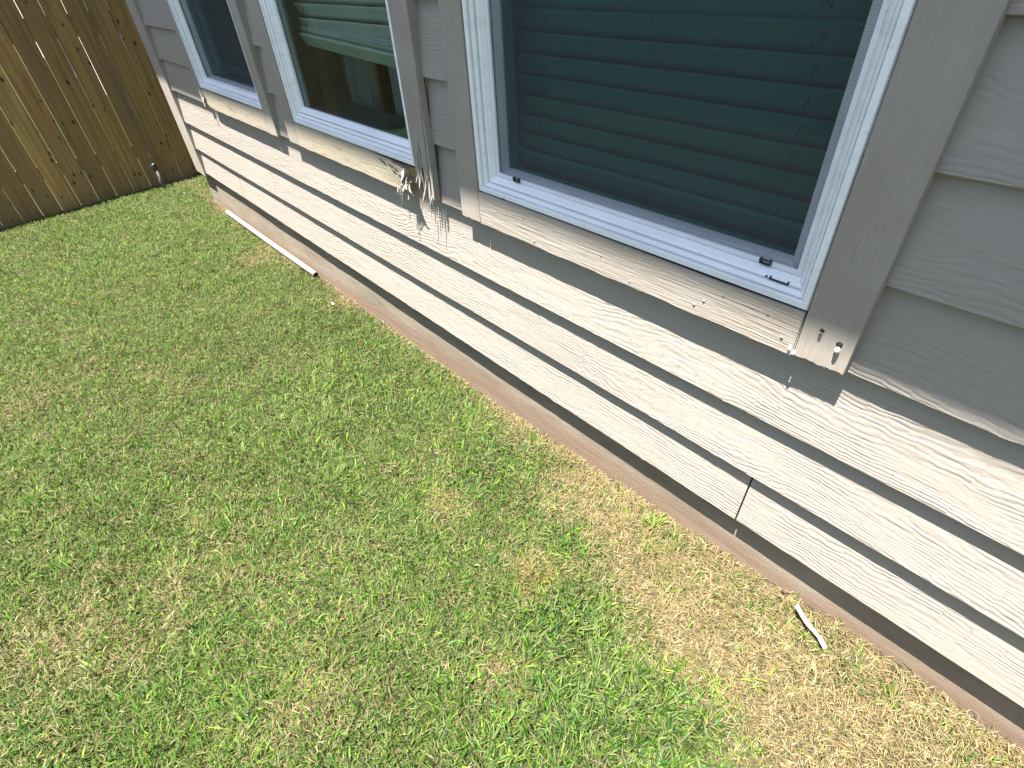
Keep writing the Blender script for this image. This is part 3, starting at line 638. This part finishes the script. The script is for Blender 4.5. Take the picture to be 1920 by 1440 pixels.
# neighbour's white house seen through the fence gaps, in line with this one
nb = empty('neighbour_house', (-12.5, 2.5, -0.3)); tag(nb, 'white neighbouring house glimpsed through the gaps of the wooden fence', 'house'); NL = Vector(nb.location)
def npart(name, mat, *a):
    o = box_obj(name, mat, None, *a); o.parent = nb; o.location = -NL
npart('wall', M['white'], -19, -9.3, 0.42, 6.0, -0.35, 2.6); npart('roof', M['roof'], -19.3, -9.1, 0.1, 6.4, 2.61, 2.8)
npart('corner_board', M['white'], -9.42, -9.285, 0.405, 0.55, -0.34, 2.6)

# ------------------------------------------------------------------ loose things on the grass
z0 = float(ground_z(-4.2, -0.04)); z1 = float(ground_z(-2.8, -0.02))
pp = empty('plastic_pipe', (-3.5, -0.03, (z0+z1)/2)); tag(pp, 'long white plastic pipe lying on the grass against the concrete foundation', 'pipe'); PL = Vector(pp.location)
A_ = Vector((-4.235, -0.030, z0+0.030)); B_ = Vector((-2.812, -0.024, z1+0.026)); D_ = (B_-A_)
bm = bmesh.new(); pts = [A_+D_*t+Vector((0, 0, -0.004*math.sin(math.pi*t))) for t in np.linspace(0, 1, 12)]
tube(bm, pts, 0.0150, 16, cap=False); tube(bm, pts, 0.0125, 16, cap=False)
bm.verts.ensure_lookup_table(); N = 12*16
for e_ in (0, 11):
    for k in range(16): bm.faces.new([bm.verts[i] for i in (e_*16+k, e_*16+(k+1) % 16, N+e_*16+(k+1) % 16, N+e_*16+k)])
me = bpy.data.meshes.new('pipe_body'); bm.to_mesh(me); bm.free()
for p in me.polygons: p.use_smooth = True
o = new_obj('pipe_body', me, M['pvc'], pp, -PL)
bm = bmesh.new(); d = D_.normalized(); tube(bm, [B_-d*0.012, B_-d*0.010], 0.0124, 14); o = bm_obj('pipe_bore_shade', bm, M['gap_shade'], pp, -PL)  # black disc painting the shade inside the open pipe end

bm = bmesh.new(); a_ = Vector((-0.068, -0.050, -0.112)); b_ = Vector((0.024, -0.099, -0.118)); n = 8; dr = (b_-a_).normalized(); sd_ = dr.cross(Vector((0, 0, 1))).normalized(); ring = []
rr = random.Random(3)
for i in range(n+1):
    c = a_+(b_-a_)*i/n + sd_*0.003*math.sin(i*0.8) + Vector((0, 0, 0.002*math.sin(i*1.1))); wd = 0.0047+rr.uniform(-.0009, .0009)
    ring.append([bm.verts.new(c-sd_*wd), bm.verts.new(c+Vector((0, 0, .0018))), bm.verts.new(c+sd_*wd), bm.verts.new(c-Vector((0, 0, .0006)))])
for P, Q in zip(ring, ring[1:]):
    for k in range(4): bm.faces.new((P[k], P[(k+1) % 4], Q[(k+1) % 4], Q[k]))
bm.faces.new(ring[0][::-1]); bm.faces.new(ring[-1])
tag(bm_obj('plastic_strip', bm, M['chip']), 'small bright white plastic strip lying in the dry straw beside the foundation', 'litter')

def chip(name, x, y, s, mat, label, cat, tilt=0.4):
    bm = bmesh.new(); rr = random.Random(int(x*777)); pts = [(s*rr.uniform(.6, 1)*math.cos(a), s*0.55*rr.uniform(.6, 1)*math.sin(a)) for a in np.linspace(0, 2*math.pi, 9)[:-1]]
    t_ = [bm.verts.new((px, py, 0.0008+0.15*abs(px))) for px, py in pts]; b_ = [bm.verts.new((px, py, -0.0006+0.15*abs(px))) for px, py in pts]
    bm.faces.new(t_); bm.faces.new(b_[::-1])
    for i in range(8): bm.faces.new((t_[i], b_[i], b_[(i+1) % 8], t_[(i+1) % 8]))
    o = bm_obj(name, bm, M[mat], None, (x, y, float(ground_z(x, y))+0.034)); o.rotation_euler = (tilt, 0.2, x*5); tag(o, label, cat)
chip('paint_flake', -2.435, -0.11, 0.011, 'chip', 'tiny white paint flake on green grass a little past the end of the white pipe', 'paint flake')
chip('dark_hole_flake', -0.11, -0.022, 0.008, 'hole_flake', 'small flake painting a dark hole near the foundation by the white plastic strip', 'hole_flake')  # dark flake stands for the darkness of a small hole

# ------------------------------------------------------------------ lawn
PATCH = [(-1.0, -.44, .10, .55), (-.59, -.42, .10, .75), (-.46, -.64, .09, .65), (-1.5, -1.08, .22, .35), (-1.34, -1.3, .2, .35), (-1.42, -1.5, .2, .35), (-2.8, -1.3, .3, .3), (-1.95, -.36, .12, .3), (-4.4, -.04, .14, .9),
         (-3.95, -.06, .18, .6), (-3.34, -.06, .22, .7), (-3.39, -.28, .18, .35), (-2.5, -.05, .16, .5), (-3.27, -1.14, .2, .3), (-1.0, -.72, .12, .35), (-.74, -1.07, .16, .4), (-2.48, -.88, .2, .28), (-.72, -.10, .22, .8),
         (-.42, -.16, .2, .8), (-.05, -.20, .30, .9), (.30, -.30, .35, .9), (.8, -.2, .5, .8), (-1.05, -.03, .12, .6), (-.25, -.30, .12, .35)]
GREEN = [(-.45, -.46, .11, .7), (-.22, -.60, .16, .9), (-.99, -.25, .13, .4), (-4.0, -.65, .7, .3), (-1.72, -.54, .3, .25), (-.13, -.47, .08, .5), (-.62, -.28, .06, .35), (-.30, -.95, .2, .5)]
def dryness(x, y):
    d = -0.06 + 0.30*(vnoise(x*3.2+30, y*3.2+30, 21)-0.5) + 0.26*(vnoise(x*9+30, y*9+30, 22)-0.5)
    d = d + 0.75*np.exp(-((y+0.0)/(0.035+0.03*vnoise(x*5+30, x*0+3, 23)))**2)
    d = d - 0.07*np.clip((-1.4-x)/0.8, 0, 1)
    for px, py, s, a in PATCH: d = d + a*np.exp(-(((x-px)/s)**2+((y-py)/(s*0.8))**2))
    for px, py, s, a in GREEN: d = d - a*np.exp(-(((x-px)/s)**2+((y-py)/s)**2))
    return np.clip(d + 0.45*(vnoise(x*26+30, y*26+30, 24)-0.5), 0.0, 1.0)
def build_lawn():
    N = 3500000
    x = rng.uniform(-5.46, 2.2, N); y = rng.uniform(-5.0, -0.004, N)
    xc = rng.uniform(-5.46, -4.66, 60000); yc = rng.uniform(-0.004, 0.75, 60000); x = np.concatenate([x, xc]); y = np.concatenate([y, yc]); N = len(x)
    dist = np.sqrt((x-CAM.x)**2+(y-CAM.y)**2+1.9)
    dens = np.clip((1.65/dist)**1.3, 0.10, 1.0)
    outer = np.clip((-y-1.75)/0.5, 0, 1)*np.clip((x+5.0)/1.0, 0, 1); dens *= (1-0.92*outer); dens *= 1-0.85*np.clip((x-0.55)/0.5, 0, 1)
    # clumps
    dens *= 0.72+0.55*vnoise(x*38+90, y*38+90, 31)
    foot = np.where((x > -4.70) & (y > -0.010), 0.4, 1.0)
    keep = rng.random(N) < dens*foot*0.98; x = x[keep]; y = y[keep]; dist = dist[keep]; n = len(x)
    dry = dryness(x, y); far = np.clip((dist-1.5)/3.5, 0, 1)
    u = rng.random(n); strawp = np.clip(0.075+0.82*dry, 0, 0.93); straw = u < strawp
    lie = straw & (rng.random(n) < 0.8)
    lush = sum(a_*np.exp(-(((x-px)/s_)**2+((y-py)/s_)**2)) for px, py, s_, a_ in GREEN if px > -1.0)
    big = (~straw) & (rng.random(n) < 0.04+0.30*lush) & (dist < 2.6)
    ln = np.where(straw, rng.uniform(.010, .030, n), rng.uniform(.015, .031, n)); ln = np.where(big, rng.uniform(.035, .060, n), ln)
    ln *= (0.72+0.42*vnoise(x*6+30, y*6+30, 41)); ln = np.where(straw & (rng.random(n) < .03), ln*2.2, ln)
    wd = np.where(straw, rng.uniform(.0006, .0017, n), rng.uniform(.0012, .0026, n)); wd = np.where(big, rng.uniform(.0028, .0045, n), wd)*(1+0.6*far)
    az = rng.uniform(0, 2*np.pi, n)
    # neighbouring blades share a direction a little
    az = np.where(rng.random(n) < 0.55, 2*np.pi*2*vnoise(x*20+70, y*20+70, 51)+rng.normal(0, .7, n), az)
    lean0 = np.where(lie, rng.uniform(1.15, 1.55, n), rng.uniform(.10, .75, n)); lean1 = np.where(lie, rng.uniform(1.3, 1.8, n), lean0+rng.uniform(.1, 1.1, n))
    lean0 = np.where(big, lean0+.25, lean0)
    dx, dy = np.cos(az), np.sin(az)
    gz = ground_z(x, y) + np.where(lie, rng.uniform(.001, .016, n), 0.0)
    s0 = ln*0.5; px1 = x+dx*s0*np.sin(lean0); py1 = y+dy*s0*np.sin(lean0); pz1 = gz+s0*np.cos(lean0)
    px2 = px1+dx*s0*np.sin(lean1); py2 = py1+dy*s0*np.sin(lean1); pz2 = np.maximum(pz1+s0*np.cos(lean1), gz-0.001)
    tw = rng.normal(0, .5, n); wx, wy = -np.sin(az+tw), np.cos(az+tw)
    maxy = np.where(x > -4.66, 0.004, 9.0)
    V = np.empty((n, 5, 3), np.float32)
    V[:, 0] = np.stack([x-wx*wd*.40, y-wy*wd*.40, gz-.002], -1); V[:, 1] = np.stack([x+wx*wd*.40, y+wy*wd*.40, gz-.002], -1)
    V[:, 2] = np.stack([px1-wx*wd*.5, py1-wy*wd*.5, pz1], -1); V[:, 3] = np.stack([px1+wx*wd*.5, py1+wy*wd*.5, pz1+wd*.2], -1); V[:, 4] = np.stack([px2, py2, pz2], -1)
    V[:, :, 1] = np.minimum(V[:, :, 1], maxy[:, None]); V[:, :, 0] = np.maximum(V[:, :, 0], FX+0.003)
    base = (np.arange(n)*5)[:, None]; F = np.concatenate([base+[0, 1, 3], base+[0, 3, 2], base+[2, 3, 4]], 1).reshape(-1)
    # colours: blades differ one by one, plus drier and lusher ground
    tone = vnoise(x*2.1+30, y*2.1+30, 61)*0.6+vnoise(x*11+30, y*11+30, 62)*0.4
    g1 = np.array([.075, .155, .052]); g2 = np.array([.150, .255, .060]); g3 = np.array([.235, .300, .075]); g4 = np.array([.050, .110, .060])
    a = rng.random(n)[:, None]; b_ = rng.random(n)[:, None]; tn = tone[:, None]
    C = g1*(1-a)+g2*a; C = np.where(b_ < .16+.25*dry[:, None], g3*(.8+.4*a), C); C = np.where(b_ > .86-.20*(tn-.5), g4*(.9+.4*a), C)
    C = C*(0.82+.40*tn)
    s1 = np.array([.62, .50, .29]); s2_ = np.array([.45, .34, .17]); s3_ = np.array([.34, .27, .13]); s4 = np.array([.72, .63, .44])
    c = rng.random(n)[:, None]; S = s1*(1-c)+s2_*c; S = np.where(b_ < .22, s3_, S); S = np.where(b_ > .88, s4, S)
    orange = np.exp(-(((x+.59)/.07)**2+((y+.42)/.07)**2)) + .7*np.exp(-(((x+1.0)/.07)**2+((y+.44)/.05)**2)) + .4*np.exp(-(((x+3.34)/.2)**2+((y+.05)/.1)**2))
    S = S*(1-orange[:, None]*np.array([0, .16, .35]))
    C = np.where((b_ > .70) & (rng.random(n)[:, None] < .5*lush[:, None]+.10), np.array([.115, .185, .190]), C)
    vary = np.exp(rng.normal(0, .34, n))[:, None]
    C = np.where(straw[:, None], S*np.array([.49, .475, .42])*np.exp(rng.normal(0, .22, n))[:, None], C*np.array([.475, .60, .25])*vary*(1-.22*np.clip(lush, 0, 1))[:, None])
    col = np.ones((n, 5, 4), np.float32); col[:, :, :3] = C[:, None, :]
    # pale bases, tips a touch yellow
    col[:, 0:2, :3] = col[:, 0:2, :3]*.55+np.array([.12, .10, .055])*.45
    tip = (rng.random(n) < .42) & ~straw; col[tip, 4, :3] = np.array([.24, .235, .11]); col[tip, 2:4, :3] = col[tip, 2:4, :3]*.72+np.array([.24, .235, .11])*.28
    me = bpy.data.meshes.new('lawn'); me.vertices.add(n*5); me.vertices.foreach_set('co', V.reshape(-1)); me.loops.add(len(F)); me.loops.foreach_set('vertex_index', F.astype(np.int32))
    nf = len(F)//3; me.polygons.add(nf); me.polygons.foreach_set('loop_start', np.arange(nf, dtype=np.int32)*3)
    me.update(calc_edges=True)
    at = me.color_attributes.new('blade_colour', 'FLOAT_COLOR', 'POINT'); at.data.foreach_set('color', col.reshape(-1))
    tag(new_obj('lawn', me, M['grass']), 'short mown green lawn with pale clippings and dry straw patches by the foundation', 'grass', kind='stuff')
    print('blades', n, 'tris', nf)
build_lawn()

# a few coarse bright tufts that stand out at the dry edge
def tuft(x, y, n, ln, col, label, seed):
    r = random.Random(seed); zg = float(ground_z(x, y)); vs = []; fs = []; cs = []
    for i in range(n):
        a = r.uniform(0, 6.28); l = ln*r.uniform(.5, 1.1); w_ = r.uniform(.0022, .0042); le = r.uniform(.15, 1.0); bx = r.uniform(-.018, .018); by = r.uniform(-.014, .014)
        b0 = len(vs); k = 4
        cx, cy, cz = bx, by, 0.0
        for q in range(k+1):
            t_ = q/k; ww = w_*(1-t_**2)*.5+0.0001
            vs += [(cx-math.sin(a)*ww, cy+math.cos(a)*ww, cz), (cx+math.sin(a)*ww, cy-math.cos(a)*ww, cz)]
            f_ = r.uniform(.8, 1.15); cs += [(col[0]*f_, col[1]*f_, col[2]*f_, 1)]*2
            th = le+t_*0.9; s = l/k; cx += math.cos(a)*math.sin(th)*s; cy += math.sin(a)*math.sin(th)*s; cz += math.cos(th)*s
            cy = min(cy, -y-0.002+0.0)
        for q in range(k): fs.append((b0+2*q, b0+2*q+1, b0+2*q+3, b0+2*q+2))
    me = bpy.data.meshes.new('grass_tuft'); me.from_pydata(vs, [], fs); at = me.color_attributes.new('blade_colour', 'FLOAT_COLOR', 'POINT')
    at.data.foreach_set('color', [c for v_ in cs for c in v_]); o = new_obj('grass_tuft', me, M['grass'], None, (x, y, zg)); tag(o, label, 'grass tuft', 'coarse grass tufts in the dry strip')
YG = (.19, .25, .05); DG = (.05, .10, .02)
tuft(-0.475, -0.055, 34, .060, YG, 'bright yellow-green grass tuft right against the foundation below the siding joint', 1)
tuft(-0.43, -0.125, 20, .048, YG, 'small yellow-green grass tuft just in front of the bright tuft at the foundation', 2)
tuft(-0.315, -0.21, 22, .045, (.13, .17, .035), 'thin yellowish tuft in the middle of the dry straw strip', 3)
tuft(-0.10, -0.345, 30, .055, YG, 'yellow-green tuft at the edge of the dark green patch in the foreground', 4)
tuft(-0.055, -0.27, 14, .05, YG, 'lone long yellow-green blades in the straw nearest the bottom right', 5)
